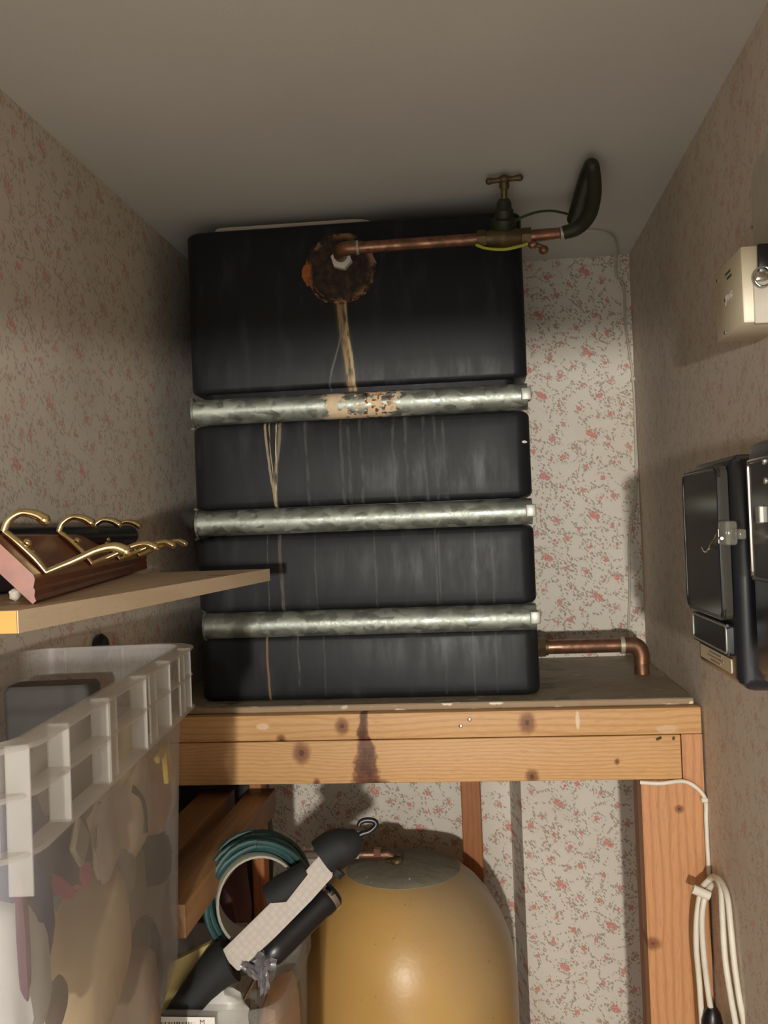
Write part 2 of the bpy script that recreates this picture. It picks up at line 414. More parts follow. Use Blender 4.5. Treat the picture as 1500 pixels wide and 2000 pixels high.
WPOS = {}
def obj(name, bm, mat, parent=None, smooth=True, kind=None, label=None, origin=None):
    bmesh.ops.recalc_face_normals(bm, faces=bm.faces)
    me = bpy.data.meshes.new(name)
    if parent is not None: O = WPOS[parent.name]
    else:
        if origin is None:
            cs = [v.co for v in bm.verts]
            O = Vector(((min(c.x for c in cs)+max(c.x for c in cs))/2, (min(c.y for c in cs)+max(c.y for c in cs))/2, min(c.z for c in cs)))
        else: O = Vector(origin)
    for v in bm.verts: v.co -= O
    bm.to_mesh(me); bm.free()
    me.materials.append(mat)
    o = bpy.data.objects.new(name, me); COL.objects.link(o)
    if parent is not None: o.parent = parent
    else: o.location = O
    WPOS[o.name] = O
    if smooth:
        for p in me.polygons: p.use_smooth = True
        me.set_sharp_from_angle(angle=math.radians(38))
    if kind: o['kind'] = kind
    if label: o['label'] = label
    return o
def tag(o, label, cat, group=None):
    o['label'] = label; o['category'] = cat
    if group: o['group'] = group
    return o
def thing(name, loc, label, cat, group=None):
    o = bpy.data.objects.new(name, None); COL.objects.link(o); o.location = loc; o.empty_display_size = .05
    WPOS[o.name] = Vector(loc); return tag(o, label, cat, group)
def text_bm(s, size, o, U, V, ext=.0003, font_shear=0.):
    cu = bpy.data.curves.new('t', 'FONT'); cu.body = s; cu.size = size; cu.extrude = 0; cu.align_x = 'CENTER'; cu.align_y = 'CENTER'; cu.shear = font_shear
    t = bpy.data.objects.new('t', cu); COL.objects.link(t); bpy.context.view_layer.update()
    me = bpy.data.meshes.new_from_object(t.evaluated_get(bpy.context.evaluated_depsgraph_get()))
    bpy.data.objects.remove(t); bm = new(); bm.from_mesh(me); bpy.data.meshes.remove(me)
    U = Vector(U).normalized(); V = Vector(V).normalized(); N = U.cross(V)
    for v in bm.verts: v.co = Vector(o)+U*v.co.x+V*v.co.y
    r = bmesh.ops.extrude_face_region(bm, geom=bm.faces[:])
    for v in r['geom']:
        if isinstance(v, bmesh.types.BMVert): v.co += N*ext
    return bm

# ------------------------------------------------------------------ the room
XL, XR, YB, ZC, YF = -.606, .361, 2.24, 2.30, -.35
def wall(name, a, b, m): return obj(name, box(new(), a, b), m, kind='structure', smooth=False)
wall('floor', (XL-.06, YF-.1, -.06), (XR+.06, 2.46, 0), M_FLOOR)
wall('ceiling', (XL-.06, YF-.1, ZC), (XR+.06, 2.46, ZC+.06), M_CEIL)
wall('wall_left', (XL-.06, YF-.1, 0), (XL, 2.46, ZC), M_WPL)
wall('wall_right', (XR, YF-.1, 0), (XR+.06, 2.46, ZC), M_WPR)
poly = [(XR, YB), (.069, YB), (.046, 2.36), (XL, 2.36), (XL, 2.46), (XR, 2.46)]
obj('wall_back', prism(new(), poly, ZC, V=(0, 1, 0), W=(0, 0, 1)), M_WP, kind='structure', smooth=False)
# wall with the doorway behind the camera (its head cuts the lamp light off near the ceiling)
DH = 1.80
wall('wall_front', (XL, YF-.08, DH), (XR, YF, ZC), M_HALL)

# ------------------------------------------------------------------ tank stand
st = thing('tank_stand', (-.12, 1.95, 0), 'built-in pine timber stand with dirty board top carrying the black tank', 'stand')
bm = box(new(), (XL+.004, 1.70, 1.3815), (.350, 2.235, 1.3935), .002, 1)
obj('top_board', bm, M_BOARD, st, label='dirty grey-brown board with paint flecks')
bm = box(new(), (XL+.004, 1.68, 1.3362), (.357, 1.725, 1.3812), .0025)
obj('top_rail', bm, M_RAIL, st)
bm = box(new(), (XL+.004, 1.68, 1.2605), (.3215, 1.725, 1.3352), .0025)
obj('front_rail', bm, M_BEAM, st)
bm = prism(new(), [(.2535, 0), (.3575, 0), (.3575, 1.335), (.3235, 1.335), (.3235, 1.2595), (.2535, 1.2595)], .048, o=(0, 1.684, 0))
obj('post', bm, M_POST, st, smooth=False)
bm = box(new(), (.2535, 1.732, 0), (.2735, 1.775, 1.381), .001, 1); obj('post', bm, M_LEG, st)
bm = box(new(), (-.432, 1.7255, 0), (-.409, 1.765, 1.381), .002, 1); obj('post', bm, M_LEG, st)
bm = box(new(), (-.066, 2.195, 0), (-.022, 2.234, 1.381), .002, 1); obj('post', bm, M_LEG, st)
for x0, x1 in ((-.431, -.383), (-.515, -.458)):
    bm = box(new(), (x0, 1.186, 1.200), (x1, 1.725, 1.243), .0025); obj('bearer', bm, M_BAT, st)
for x, z in ((-.018, 1.362), (.001-.012, 1.366)):
    p = at(900 if x < -.015 else 917, 1418 if x < -.015 else 1405, 1.68)
    obj('screw', lathe(new(), [(.0036, 0), (.0036, .0012), (.002, .0018)], p+Vector((0, .0005, 0)), (0, -1, 0), 12), M_CHR, st)
for px in (1290, 1316):
    p = at(px, 1441, 1.68)
    obj('bent_nail', tube(new(), [p+Vector((.0, .004, 0)), p+Vector((-.001, -.006, .001)), p+Vector((-.008 if px < 1300 else -.002, -.007, -.002))], .0018, 8, 4), M_BRASSD, st)

# ------------------------------------------------------------------ tank
TX0, TX1, TY0, TY1 = -.524, .0965, 1.752, 2.205
tk = thing('water_tank', (-.214, 1.98, 1.3936), 'large black plastic cold water tank with three galvanised bars and limescale streaks', 'tank')
def seg_rings(z0, z1, bulge, rv=.012, inset=0., lean=0.):
    rings = []; N = 14; zs = []
    for k in range(5): a = pi/2*k/5; zs.append((z0+rv*(1-cos(a)), rv*(1-sin(a))))
    for k in range(9): t = k/8; zs.append((z0+rv+(z1-z0-2*rv)*t, 0))
    for k in range(1, 6): a = pi/2*k/5; zs.append((z1-rv*(1-sin(a)), rv*(1-cos(a))))
    for z, i in zs:
        i += inset; t = (z-z0)/(z1-z0)
        pts = rrect(TX0+i, TX1-i, TY0+i, TY1-i, .026, 5, 12); r = []
        for x, y in pts:
            fx = (x-TX0)/(TX1-TX0); yy = y
            if y < TY0+.05: yy -= bulge*sin(pi*min(max(t, 0), 1))*sin(pi*min(max(fx, 0), 1))**.5
            r.append((x, yy, z))
        rings.append(r)
    return rings
bm = new()
loft(bm, seg_rings(1.3936, 1.5135, .003))
loft(bm, seg_rings(1.5565, 1.6980, .005))
loft(bm, seg_rings(1.7465, 1.9035, .005))
loft(bm, seg_rings(1.9615, 2.2630, .004, rv=.010))
pts = rrect(TX0+.022, TX1-.022, TY0+.018, TY1-.018, .02, 4)
loft(bm, [[(x, y, z) for x, y in pts] for z in (1.40, 2.25)])
obj('shell', bm, M_TANK, tk)
def bar(z, mt, x0=-.513, x1=.094, hh=.0235):
    prof = []
    for k in range(15):
        a = -pi/2+pi*k/14; prof.append((TY0+.012-.034*cos(a)**.8 if cos(a) > 1e-6 else TY0+.012, z+hh*sin(a)))
    inner = [(y+.003 if y < TY0+.01 else y, z+(zz-z)*.88) for y, zz in prof[::-1]]
    full = prof+inner
    bm = new(); a = [bm.verts.new((x0, y, zz)) for y, zz in full]; b = [bm.verts.new((x1, y, zz)) for y, zz in full]; n = len(full)
    for i in range(n): bm.faces.new((a[i], a[(i+1) % n], b[(i+1) % n], b[i]))
    h = len(prof)
    for ring in (a, b):
        for i in range(h-1): bm.faces.new((ring[i], ring[i+1], ring[n-2-i], ring[n-1-i]))
    o = obj('reinforcing_bar', bm, mt, tk)
    # rolled lip round the open left end
    bm = new(); pts = [(x0-.006+.004*cos(-pi/2+pi*k/12), TY0+.014-.036*max(cos(-pi/2+pi*k/12), 0), z+(hh+.002)*sin(-pi/2+pi*k/12)) for k in range(13)]
    pts = [(x0-.014, TY0+.018, z-hh-.005)]+pts+[(x0-.014, TY0+.018, z+hh+.005)]
    tube(bm, pts, .0024, 8, 2); obj('end_lip', bm, M_GALV, o)
    bm = box(new(), (x1-.012, TY0-.026, z-.010), (x1+.006, TY0-.019, z+.012), .0022, 2)
    box(bm, (x1+.002, TY0-.024, z-.008), (x1+.006, TY0+.02, z+.010), .001, 1)
    obj('end_clip', bm, M_CLIP, o, label='small folded bright zinc tab')
    return o
bar(1.9275, M_GALVC); bar(1.7215, M_GALV); bar(1.5330, M_GALV, x0=-.505)
# big encrusted washer
c = Vector((-.233, TY0-.003, 2.176))
bm = new(); lathe(bm, [(.066, 0), (.0655, .004), (.062, .007), (.050, .009), (.038, .010), (.022, .011)], c+Vector((0, .004, 0)), (0, -1, 0), 56, .05)
wsh = obj('rusted_washer', bm, M_RUST, tk, label='round dark rust-crusted washer')
bm = blob(new(), c+Vector((-.062, -.001, -.006)), (.009, .006, .018), jit=.3, seed=3); obj('rust_lump', bm, M_ORUST, wsh, label='orange rust lump')
rnd = random.Random(5)
for k in range(16):
    a = rnd.uniform(-2.9, -.1) if k < 12 else rnd.uniform(0, 6.28); rr = rnd.uniform(.057, .065)
    bm = blob(new(), c+Vector((cos(a)*rr, -.003, sin(a)*rr)), (rnd.uniform(.004, .010), .003, rnd.uniform(.0012, .0025)), jit=.35, sub=2, seed=k, rot=(0, -a+pi/2, 0))
    obj('rust_flake', bm, M_COPD, wsh)
bm = lathe(new(), [(.0185, 0), (.0195, .003), (.0195, .016), (.014, .019)], (-.2285, TY0-.009, 2.189), (0, -1, 0), 6, .06); obj('tank_nut', bm, M_PTFE, tk, label='white lime-crusted nut')
# lid edge rising at the back of the top
bm = new(); x0, x1 = at(424, 440, 1.80).x, at(741, 420, 1.80).x
pts = [(x0, 2.2632), (x1, 2.2632), (x1-.012, 2.2705), (x1-.03, 2.2755), (x1-.06, 2.2772), (x0+.012, 2.2775), (x0+.004, 2.2765), (x0, 2.273)]
prism(bm, pts, .36, o=(0, 1.785, 0)); obj('lid', bm, M_WHTG, tk, label='off-white lid lying on the tank top')

# ------------------------------------------------------------------ inlet pipework with stopcock
def P3(px, py, Y, dz=0): p = at(px, py, Y); p.z += dz; return p
YP = 1.69
ip = thing('inlet_pipework', (-.224, YP, 2.18), 'tarnished copper inlet pipe with brass stopcock running along the top of the tank', 'pipe')
e0 = Vector((-.2285, TY0-.012, 2.1935)); e1 = Vector((-.224, YP, 2.194)); v0 = P3(935, 467, YP)
bm = tube(new(), [e0, e0+Vector((0, -.025, 0)), e1+Vector((-.001, .008, 0)), e1+Vector((.010, -.003, 0)), e1+Vector((.028, -.003, .0004))], .0125, 16, 5)
obj('elbow', bm, M_COPD, ip)
bm = tube(new(), [e1+Vector((.022, -.003, .0003)), v0], .0103, 16); obj('pipe', bm, M_COPD, ip)
bm = lathe(new(), [(.0118, 0), (.0128, .002), (.0118, .005)], e1+Vector((.028, -.003, .0004)), (1, 0, .02), 16); obj('solder_ring', bm, M_SOLD, ip)
vc = P3(982, 463, YP); v1 = P3(1030, 462, YP)
bm = tube(new(), [v0-Vector((.003, 0, 0)), v0+Vector((.012, 0, 0))], .0155, 6)
tube(bm, [v0+Vector((.010, 0, 0)), v0+Vector((.022, 0, .0)), vc, v1+Vector((-.016, 0, 0)), v1+Vector((-.008, 0, 0))], [.012, .014, .020, .015, .012], 16, 4)
tube(bm, [v1+Vector((-.010, 0, 0)), v1+Vector((.006, 0, 0))], .0155, 6)
vb = obj('valve_body', bm, M_BRASSD, ip)
b0 = vc+Vector((.002, 0, .012)); b1 = P3(990, 405, 1.680); b2 = P3(987, 365, 1.668); hT = P3(985, 350, 1.655); ax = (hT-b0).normalized()
bm = lathe(new(), [(.0200, 0), (.0225, .004), (.0225, .018), (.0165, .021), (.0165, .034), (.0135, .037), (.0125, .046), (.0085, .052)], b0, ax, 12)
obj('bonnet', bm, M_VERD, vb)
bm = tube(new(), [b0+ax*.05, hT], .0055, 10); lathe(bm, [(.0075, 0), (.009, .005), (.0075, .012)], hT-ax*.016, ax, 12)
obj('stem', bm, M_BRASSD, vb)
bm = new(); hl = P3(955, 354, 1.655); hr = P3(1015, 347, 1.655)
tube(bm, [hl, hl.lerp(hr, .25), hl.lerp(hr, .5), hl.lerp(hr, .75), hr], [.0058, .0042, .0075, .0042, .0058], 12, 4)
for q in (hl, hr): blob(bm, q, (.0062,)*3, jit=0, sub=2)
blob(bm, hT, (.010, .009, .008), jit=0, sub=2)
obj('tee_handle', bm, M_BRASSD, vb)
bm = tube(new(), [v1, P3(1062, 459, YP), P3(1092, 456, YP)], [.0098, .0105, .0098], 14); obj('pipe', bm, M_COPD, ip)
bm = tube(new(), [P3(1094, 456, YP), P3(1102, 455, YP)], .0112, 14); obj('solder_ring', bm, M_SOLD, ip)
hp = [P3(1100, 455, YP), P3(1128, 445, 1.685), P3(1150, 420, 1.665), P3(1160, 380, 1.63), P3(1160, 345, 1.60), P3(1156, 322, 1.585), P3(1148, 335, 1.62), P3(1138, 368, 1.70), P3(1127, 405, 1.80), P3(1120, 428, 1.865)]
bm = tube(new(), hp, [.0115, .0125, .013, .0125, .0115, .011, .0115, .0125, .0125, .0125], 14, 6); obj('bent_pipe', bm, M_VERD, ip, label='black-green bent supply pipe looping up to the ceiling')
bm = new()
for (px, py) in ((1040, 478), (1062, 488)):
    blob(bm, P3(px, py, 1.685), (.0085, .007, .008), jit=.15, sub=2, seed=px)
tube(bm, [P3(1035, 472, YP), P3(1062, 484, 1.685)], .004, 8)
obj('drain_cock', bm, M_COPD, ip)
bm = tube(new(), [P3(930, 478, 1.672), P3(950, 485, 1.668), P3(985, 487, 1.666), P3(1015, 481, 1.67), P3(1030, 476, 1.675)], .0026, 8, 5)
obj('earth_wire', bm, M_YG, ip, label='yellow and green earth wire under the valve')
bm = tube(new(), [P3(1003, 434, 1.69), P3(1020, 424, 1.71), P3(1050, 414, 1.75), P3(1080, 412, 1.79), P3(1108, 418, 1.83)], .0024, 8, 5)
obj('earth_wire', bm, M_GW, ip, label='dark green wire arching to the bent pipe')

# ceiling batten behind the pipes and corner cable
pa, pb = at(1003, 397, 2.02), at(1120, 390, 2.02)
bm = box(new(), (TX1-.06, 2.00, ZC-.006), (pb.x+.01, 2.06, ZC-.0002), .001, 1)
tag(obj('ceiling_batten', bm, M_WHTG), 'flat pale batten on the ceiling behind the bent pipe', 'batten')
cb = thing('corner_cable', (.355, 2.232, 1.4), 'thin white cable clipped down the back right corner of the cupboard', 'cable')
pts = [Vector((.235, 2.02, 2.2955)), Vector((.27, 2.03, 2.2955)), Vector((.30, 2.06, 2.290)), Vector((.318, 2.14, 2.285)), Vector((.325, 2.2, 2.275)), Vector((.330, 2.233, 2.25))]
pts += [at(1218, 560, 2.234), at(1222, 640, 2.234), at(1238, 740, 2.234), at(1243, 860, 2.234), at(1242, 960, 2.234), at(1236, 1010, 2.234), at(1229, 1060, 2.234), at(1230, 1150, 2.234), at(1226, 1245, 2.234)]
for p in pts: p.x = min(p.x, XR-.004)
obj('cable', tube(new(), pts, .0028, 8, 4), M_WHTG, cb)
for p in (pts[8], pts[11]):
    obj('cable_clip', box(new(), p+Vector((-.005, -.005, -.004)), p+Vector((.005, .004, .004)), .001, 1), M_WHTG, cb)

# ------------------------------------------------------------------ outlet pipe
op = thing('outlet_pipe', (.30, 1.97, 1.394), 'copper overflow pipe from the tank side bending down through the board', 'pipe')
zo = 1.4515; yo = 1.97
bm = tube(new(), [(TX1-.02, yo, zo), (TX1+.006, yo, zo)], .017, 16); obj('tank_connector', bm, M_BRASSD, op)
bm = tube(new(), [(TX1+.004, yo, zo), (TX1+.010, yo, zo)], .015, 16); tube(bm, [(TX1+.010, yo, zo), (TX1+.024, yo, zo)], .0205, 6); tube(bm, [(TX1+.024, yo, zo), (TX1+.030, yo, zo)], .0165, 14)
obj('union_nut', bm, M_BRASSD, op)
bm = tube(new(), [(TX1+.025, yo, zo), (.272, yo, zo)], .0142, 18); obj('pipe', bm, M_COP, op)
bm = tube(new(), [(.268, yo, zo), (.276, yo, zo)], .0168, 18); obj('solder_ring', bm, M_SOLD, op)
bm = tube(new(), [(.272, yo, zo), (.288, yo, zo), (.302, yo, zo-.005), (.308, yo, zo-.020), (.308, yo, zo-.036)], .0163, 18, 5); obj('elbow', bm, M_COP, op)
bm = tube(new(), [(.308, yo, zo-.032), (.308, yo, 1.3937)], .0150, 18); obj('pipe', bm, M_COPD, op)

# ------------------------------------------------------------------ hot water cylinder
HC = Vector((-.183, 1.985, 0))
hc = thing('hot_water_cylinder', HC, 'ochre foam-lagged hot water cylinder with dusty grey crown under the stand', 'cylinder')
prof = [(.223, 0), (.223, .6), (.223, .79), (.220, .83), (.212, .870), (.197, .912), (.176, .950), (.150, .982), (.126, 1.002), (.108, 1.012), (.100, 1.010)]
obj('foam_jacket', lathe(new(), prof, HC, seg=64), M_FOAM, hc)
bm = new(); prof = [(.118, .985), (.116, 1.0085), (.108, 1.0135), (.08, 1.020), (.04, 1.0245), (0, 1.026)]
lathe(bm, prof, HC, seg=48, jit=.01); obj('crown', bm, M_DUST, hc, label='dusty grey bare metal crown')
t = HC+Vector((-.01, 0, 1.026)); ty = 1.99
bm = new(); q0 = at(590, 1669, ty); q1 = at(735, 1669, ty)
tube(bm, [(q0.x-.12, ty, q0.z), (q1.x-.03, ty, q1.z)], .0085, 12); obj('draw_off_pipe', bm, M_WHTG, hc)
bm = new(); tube(bm, [(q1.x-.035, ty, q1.z), (q1.x+.02, ty, q1.z)], .010, 12); obj('pipe', bm, M_COP, hc)
bm = new(); tube(bm, [(q1.x-.004, ty, q1.z), (q1.x+.010, ty, q1.z)], .0155, 6); tube(bm, [(q1.x+.012, ty, q1.z), (q1.x+.024, ty, q1.z), (q1.x+.034, ty, q1.z-.006), (q1.x+.036, ty, 1.02)], .0125, 12, 4)
lathe(bm, [(.017, 0), (.017, .010), (.014, .012)], (q1.x+.036, ty, 1.020), seg=6); obj('elbow', bm, M_COPD, hc)
bm = new(); blob(bm, (q1.x+.045, ty-.03, 1.030), (.012, .010, .009), sub=2, jit=.1); blob(bm, (q1.x+.036, ty-.018, 1.028), (.016, .010, .006), sub=2, jit=.1)
obj('fitting_nut', bm, M_BRASSD, hc)

# ------------------------------------------------------------------ right side cables
def drop(name, pts, r, mt, parent, sm=6, seg=10): return obj(name, tube(new(), pts, r, seg, sm), mt, parent)
yc = 1.672
cc = thing('frame_cable', at(1385, 1570, yc), 'white cable tacked under the front rail and curving down the right post', 'cable')
pts = [at(1250, 1528, 1.678), at(1290, 1530, 1.676), at(1335, 1526, 1.676), at(1362, 1540, 1.676), at(1380, 1562, 1.676), at(1386, 1600, 1.676), at(1388, 1650, 1.676), at(1386, 1708, 1.672)]
for p in pts: p.x = min(p.x, XR-.0045)
drop('cable', pts, .0036, M_WHT, cc)
p = pts[4]; obj('cable_clip', box(new(), p+Vector((-.007, -.005, -.004)), p+Vector((.004, .006, .004)), .0015, 1), M_WHT, cc)
hk = thing('cable_hank', at(1390, 1720, 1.60), 'hank of white flex tied in long loops hanging from the right post', 'cable')
yk = 1.655
def kp(l):
    o = []
    for (x, y, Y) in l:
        p = at(x, y, Y); o.append(p)
    return o
loops = [[(1398, 1712, 1.64), (1386, 1718, 1.63), (1370, 1738, 1.62), (1361, 1790, 1.62), (1360, 1850, 1.62), (1366, 1920, 1.62), (1372, 2010, 1.62), (1376, 2080, 1.62)],
         [(1398, 1728, 1.63), (1388, 1732, 1.62), (1376, 1755, 1.61), (1371, 1800, 1.61), (1375, 1870, 1.61), (1385, 1950, 1.61), (1390, 1978, 1.61)],
         [(1386, 1716, 1.63), (1396, 1713, 1.60), (1408, 1735, 1.56), (1411, 1790, 1.54), (1416, 1870, 1.53), (1428, 1950, 1.52), (1438, 2010, 1.52), (1440, 2080, 1.53)],
         [(1392, 1714, 1.62), (1405, 1718, 1.58), (1420, 1750, 1.54), (1427, 1810, 1.52), (1434, 1880, 1.51), (1444, 1950, 1.50), (1455, 2010, 1.50), (1458, 2080, 1.51)]]
for l in loops:
    obj('cable_strand', tube(new(), kp(l), .0047, 12, 6), M_WHT, hk)
bm = new()
bot = kp([(1376, 2080, 1.62), (1385, 2150, 1.60), (1410, 2180, 1.57), (1440, 2150, 1.54), (1440, 2080, 1.53)]); tube(bm, bot, .0047, 12, 6); obj('cable_strand', bm, M_WHT, hk)
c0 = at(1371, 1738, 1.608)
a, b = at(1353, 1736, 1.602), at(1386, 1750, 1.602)
bm = tube(new(), [a, b], .0075, 12, sx=.8); obj('cable_tie', bm, M_WHT, hk)
c = at(1391, 1990, 1.608); bm = lathe(new(), [(.008, .018), (.013, .010), (.0165, -.004), (.0165, -.040), (.010, -.05)], c, (0.05, 0, 1), 18)
obj('connector', bm, M_BLK, hk, label='glossy black connector')

# ------------------------------------------------------------------ junction boxes on the right wall
jb = thing('junction_box', (.361, 1.19, 1.915), 'ivory plastic wiring box with white handwriting and screws on the right wall', 'switch box')
bm = box(new(), (.3055, 1.13, 1.9165), (.3605, 1.252, 2.0040), .003, 2); obj('case', bm, M_IVORY, jb)
bm = box(new(), (.3175, 1.1275, 1.915), (.3605, 1.131, 1.971), .001, 1); obj('end_plate', bm, M_WHTG, jb)
for (px, py) in ((1401, 549), (1417, 587), (1416, 650)):
    q = atX(px, py, .3055); obj('screw', lathe(new(), [(.0024, 0), (.0024, .0008), (.0012, .0014)], q, (-1, 0, 0), 10), M_CHR, jb)
q = atX(1423, 577, .3053); obj('handwriting', text_bm('yoos', .017, q, (0, -1, 0.0), (0, 0, 1), font_shear=.2), M_PAPER, jb, smooth=False, label='white handwritten letters')
bm = new()
for (px, py, l) in ((1421, 533, .026), (1424, 541, .022)):
    q = atX(px, py, .3055); n = 7
    for k in range(n):
        y0 = q.y-l/2+l*k/n; box(bm, (.3052, y0, q.z-.0016), (.3056, y0+l/n*.62, q.z+.0016))
obj('printed_marking', bm, M_INK, jb, smooth=False)
bm = box(new(), (.325, 1.255, 1.985), (.3605, 1.285, 2.012), .002, 1); obj('cable_gland', bm, M_IVORY, jb)
p = at(1489, 520, 1.12); kr = thing('key_ring', p, 'small metal key ring with dark tag hanging beside the ivory wiring box', 'keys')
obj('ring', tube(new(), [p+Vector((.010*cos(a*pi/8), -.002, -.012+.011*sin(a*pi/8))) for a in range(17)], .0014, 8), M_CHR, kr)
obj('tag', box(new(), p+Vector((-.004, .001, -.008)), p+Vector((.018, .0045, .026)), .002), M_BAKE, kr)
obj('key', box(new(), p+Vector((-.008, -.001, -.016)), p+Vector((.006, .0006, -.006)), .002), M_CHR, kr)
# pale plate above
bm = new(); pts = [(y, z) for (y, z) in rrect(1.02, 1.245, 2.012, 2.13, .03, 6)]
prism(bm, pts, .008, o=(.3525, 0, 0), U=(0, 1, 0), V=(0, 0, 1), W=(1, 0, 0))
up = tag(obj('wall_plate', bm, M_WHTG), 'flat pale round-cornered plate on the right wall above the ivory box', 'wall plate')
q = atX(1470, 444, .3525); obj('screw', lathe(new(), [(.0025, 0), (.0025, .001)], q, (-1, 0, 0), 10), M_CHR, up)

# ------------------------------------------------------------------ consumer unit
fx = .2545
fu = thing('fuse_box', (.361, 1.11, 1.528), 'black fuse box with smoked cover, wire seal and beige label on the right wall', 'fuse box')
sec = rrect(fx, .3605, 1.015, 1.205, .016, 5)
def inset(p, i): return [(max(min(x, .3605), fx+i) if x < .31 else x, min(max(y, 1.015+i), 1.205-i)) for x, y in p]
bm = new(); loft(bm, [[(x, y, z) for x, y in inset(sec, i)] for z, i in ((1.519, .02), (1.523, .010), (1.529, .003), (1.534, 0), (1.745, 0), (1.757, .003), (1.762, .010))])
obj('case', bm, M_BAKE, fu)
Fc = Vector((fx, 0, 0))
def panel(y0, y1, z0, z1, r, d, nm, mt, par, x=fx):
    bm = new(); prism(bm, rrect(y0, y1, z0, z1, r, 5), d, o=(x-d, 0, 0), U=(0, 1, 0), V=(0, 0, 1), W=(1, 0, 0))
    bmesh.ops.bevel(bm, geom=[e for e in bm.edges if all(abs(v.co.x-(x-d)) < 1e-6 for v in e.verts)], offset=min(.003, d*.6), segments=2, affect='EDGES')
    return obj(nm, bm, mt, par)
cv = panel(1.026, 1.200, 1.592, 1.752, .012, .010, 'cover', M_SMOKE, fu)
bm = tube(new(), [(fx-.0095, y, z) for y, z in rrect(1.029, 1.197, 1.595, 1.749, .012, 5)]+[(fx-.0095, rrect(1.029, 1.197, 1.595, 1.749, .012, 5)[0][0], rrect(1.029, 1.197, 1.595, 1.749, .012, 5)[0][1])], .0016, 6); obj('rim', bm, M_BAKE, cv)
dr = panel(1.030, 1.194, 1.555, 1.588, .004, .006, 'lower_panel', M_BLK, fu)
bm = new(); r4 = rrect(1.034, 1.190, 1.558, 1.586, .004, 3); tube(bm, [(fx-.006, y, z) for y, z in r4+[r4[0]]], .0012, 6); obj('rim', bm, M_CLIP, dr)
lb = panel(1.040, 1.182, 1.536, 1.551, .002, .0012, 'name_label', M_LABEL, fu)
bm = new()
for k, l in enumerate((.055, .07, .045)):
    z = 1.5475-k*.0042; box(bm, (fx-.0016, 1.108-l/2, z-.0009), (fx-.0011, 1.108+l/2, z+.0009))
obj('printed_lines', bm, plain('faded_ink', C(150, 138, 118), .8), lb, smooth=False)
for z in (1.722, 1.704, 1.612, 1.590):
    bm = box(new(), (fx+.004, 1.203, z-.004), (fx+.016, 1.214, z+.004), .001, 1); obj('hinge_lug', bm, M_BAKE, fu)
    bm = tube(new(), [(fx+.010, 1.200, z-.001), (fx+.006, 1.228, z+.001)], .0010, 6); obj('hinge_pin', bm, M_BRASSD, fu)
# clear hasp with sealing wire
q = atX(1410, 1045, fx-.016)
bm = box(new(), q+Vector((-.002, -.022, -.010)), q+Vector((.010, .010, .014)), .003, 2); box(bm, q+Vector((.004, -.045, -.004)), q+Vector((.012, -.015, .006)), .002)
hs = obj('hasp', bm, M_CLEAR, fu, label='clear plastic hasp')
bm = tube(new(), [q+Vector((-.004, .012, -.003)), q+Vector((-.004, -.016, -.003))], .0016, 8); tube(bm, [q+Vector((-.004, -.004, -.008)), q+Vector((-.004, -.004, .006))], .001, 8)
obj('screw', bm, M_CHR, hs)
bm = tube(new(), [q+Vector((-.004, .0, -.004)), q+Vector((-.008, .02, -.014)), q+Vector((-.006, .05, -.018)), q+Vector((.0, .09, -.014))], .0007, 6, 5); tube(bm, [q+Vector((-.004, .004, .002)), q+Vector((-.008, .015, -.010)), q+Vector((-.006, .04, -.018))], .0007, 6, 5)
obj('seal_wire', bm, M_CHR, hs)

mx = .2600
mt = thing('electricity_meter', (.361, .86, 1.535), 'black electricity meter with clear window at the right picture edge, nearer than the fuse box', 'meter')
sec = rrect(mx, .3605, .74, .975, .014, 5)
bm = new(); loft(bm, [[(max(x, mx+i) if x < .31 else x, min(max(y, .74+i), .975-i), z) for x, y in sec] for z, i in ((1.535, .016), (1.541, .006), (1.553, 0), (1.757, 0), (1.766, .004), (1.770, .012))])
obj('case', bm, M_BAKE, mt)
wn = panel(.78, .955, 1.640, 1.752, .006, .004, 'window', M_SMOKE, mt, x=mx)
bm = new(); r4 = rrect(.78, .953, 1.640, 1.750, .006, 4); tube(bm, [(mx-.004, y, z) for y, z in r4+[r4[0]]], .0022, 8); obj('bright_frame', bm, M_CHR, wn)
q = atX(1483, 1005, mx-.006); bm = box(new(), q+Vector((-.002, -.006, -.008)), q+Vector((.003, .006, .008)), .001, 1); obj('clip', bm, M_CLIP, wn)
for (px, py) in ((1493, 901), (1496, 939)):
    q = atX(px, py, mx-.004); obj('screw', lathe(new(), [(.003, 0), (.003, .0015), (.0015, .002)], q, (-1, 0, 0), 12), M_CLIP, wn)
bm = tube(new(), [(.30, .985, 1.655), (.30, 1.02, 1.655)], .006, 10)
obj('link_conduit', bm, M_BLK, mt)

# ------------------------------------------------------------------ wooden shelf, left
sh0, sh1 = Vector((-.377, .76, 1.645)), Vector((-.327, 1.487, 1.645))
sx = (sh1.x-sh0.x)/(sh1.y-sh0.y)
bm = new(); a = [(XL+.002, .765), (-.3765, .76), (-.327, 1.487), (XL+.002, 1.492)]
prism(bm, a, .0185, o=(0, 0, 1.6265), V=(0, 1, 0), W=(0, 0, 1))
sf = tag(obj('wooden_shelf', bm, M_SHELF, smooth=False), 'pale wooden shelf board on the left wall holding the brass hook rack', 'shelf')
bm = new(); prism(bm, [(XL+.002, 1.6267), (-.3775, 1.6267), (-.3775, 1.6447), (XL+.002, 1.6447)], .0015, o=(0, .7588, 0)); obj('front_lipping', bm, M_ENDG, sf, smooth=False, label='orange end grain')
SU = Vector((sx, 1, 0)).normalized()      # along the shelf
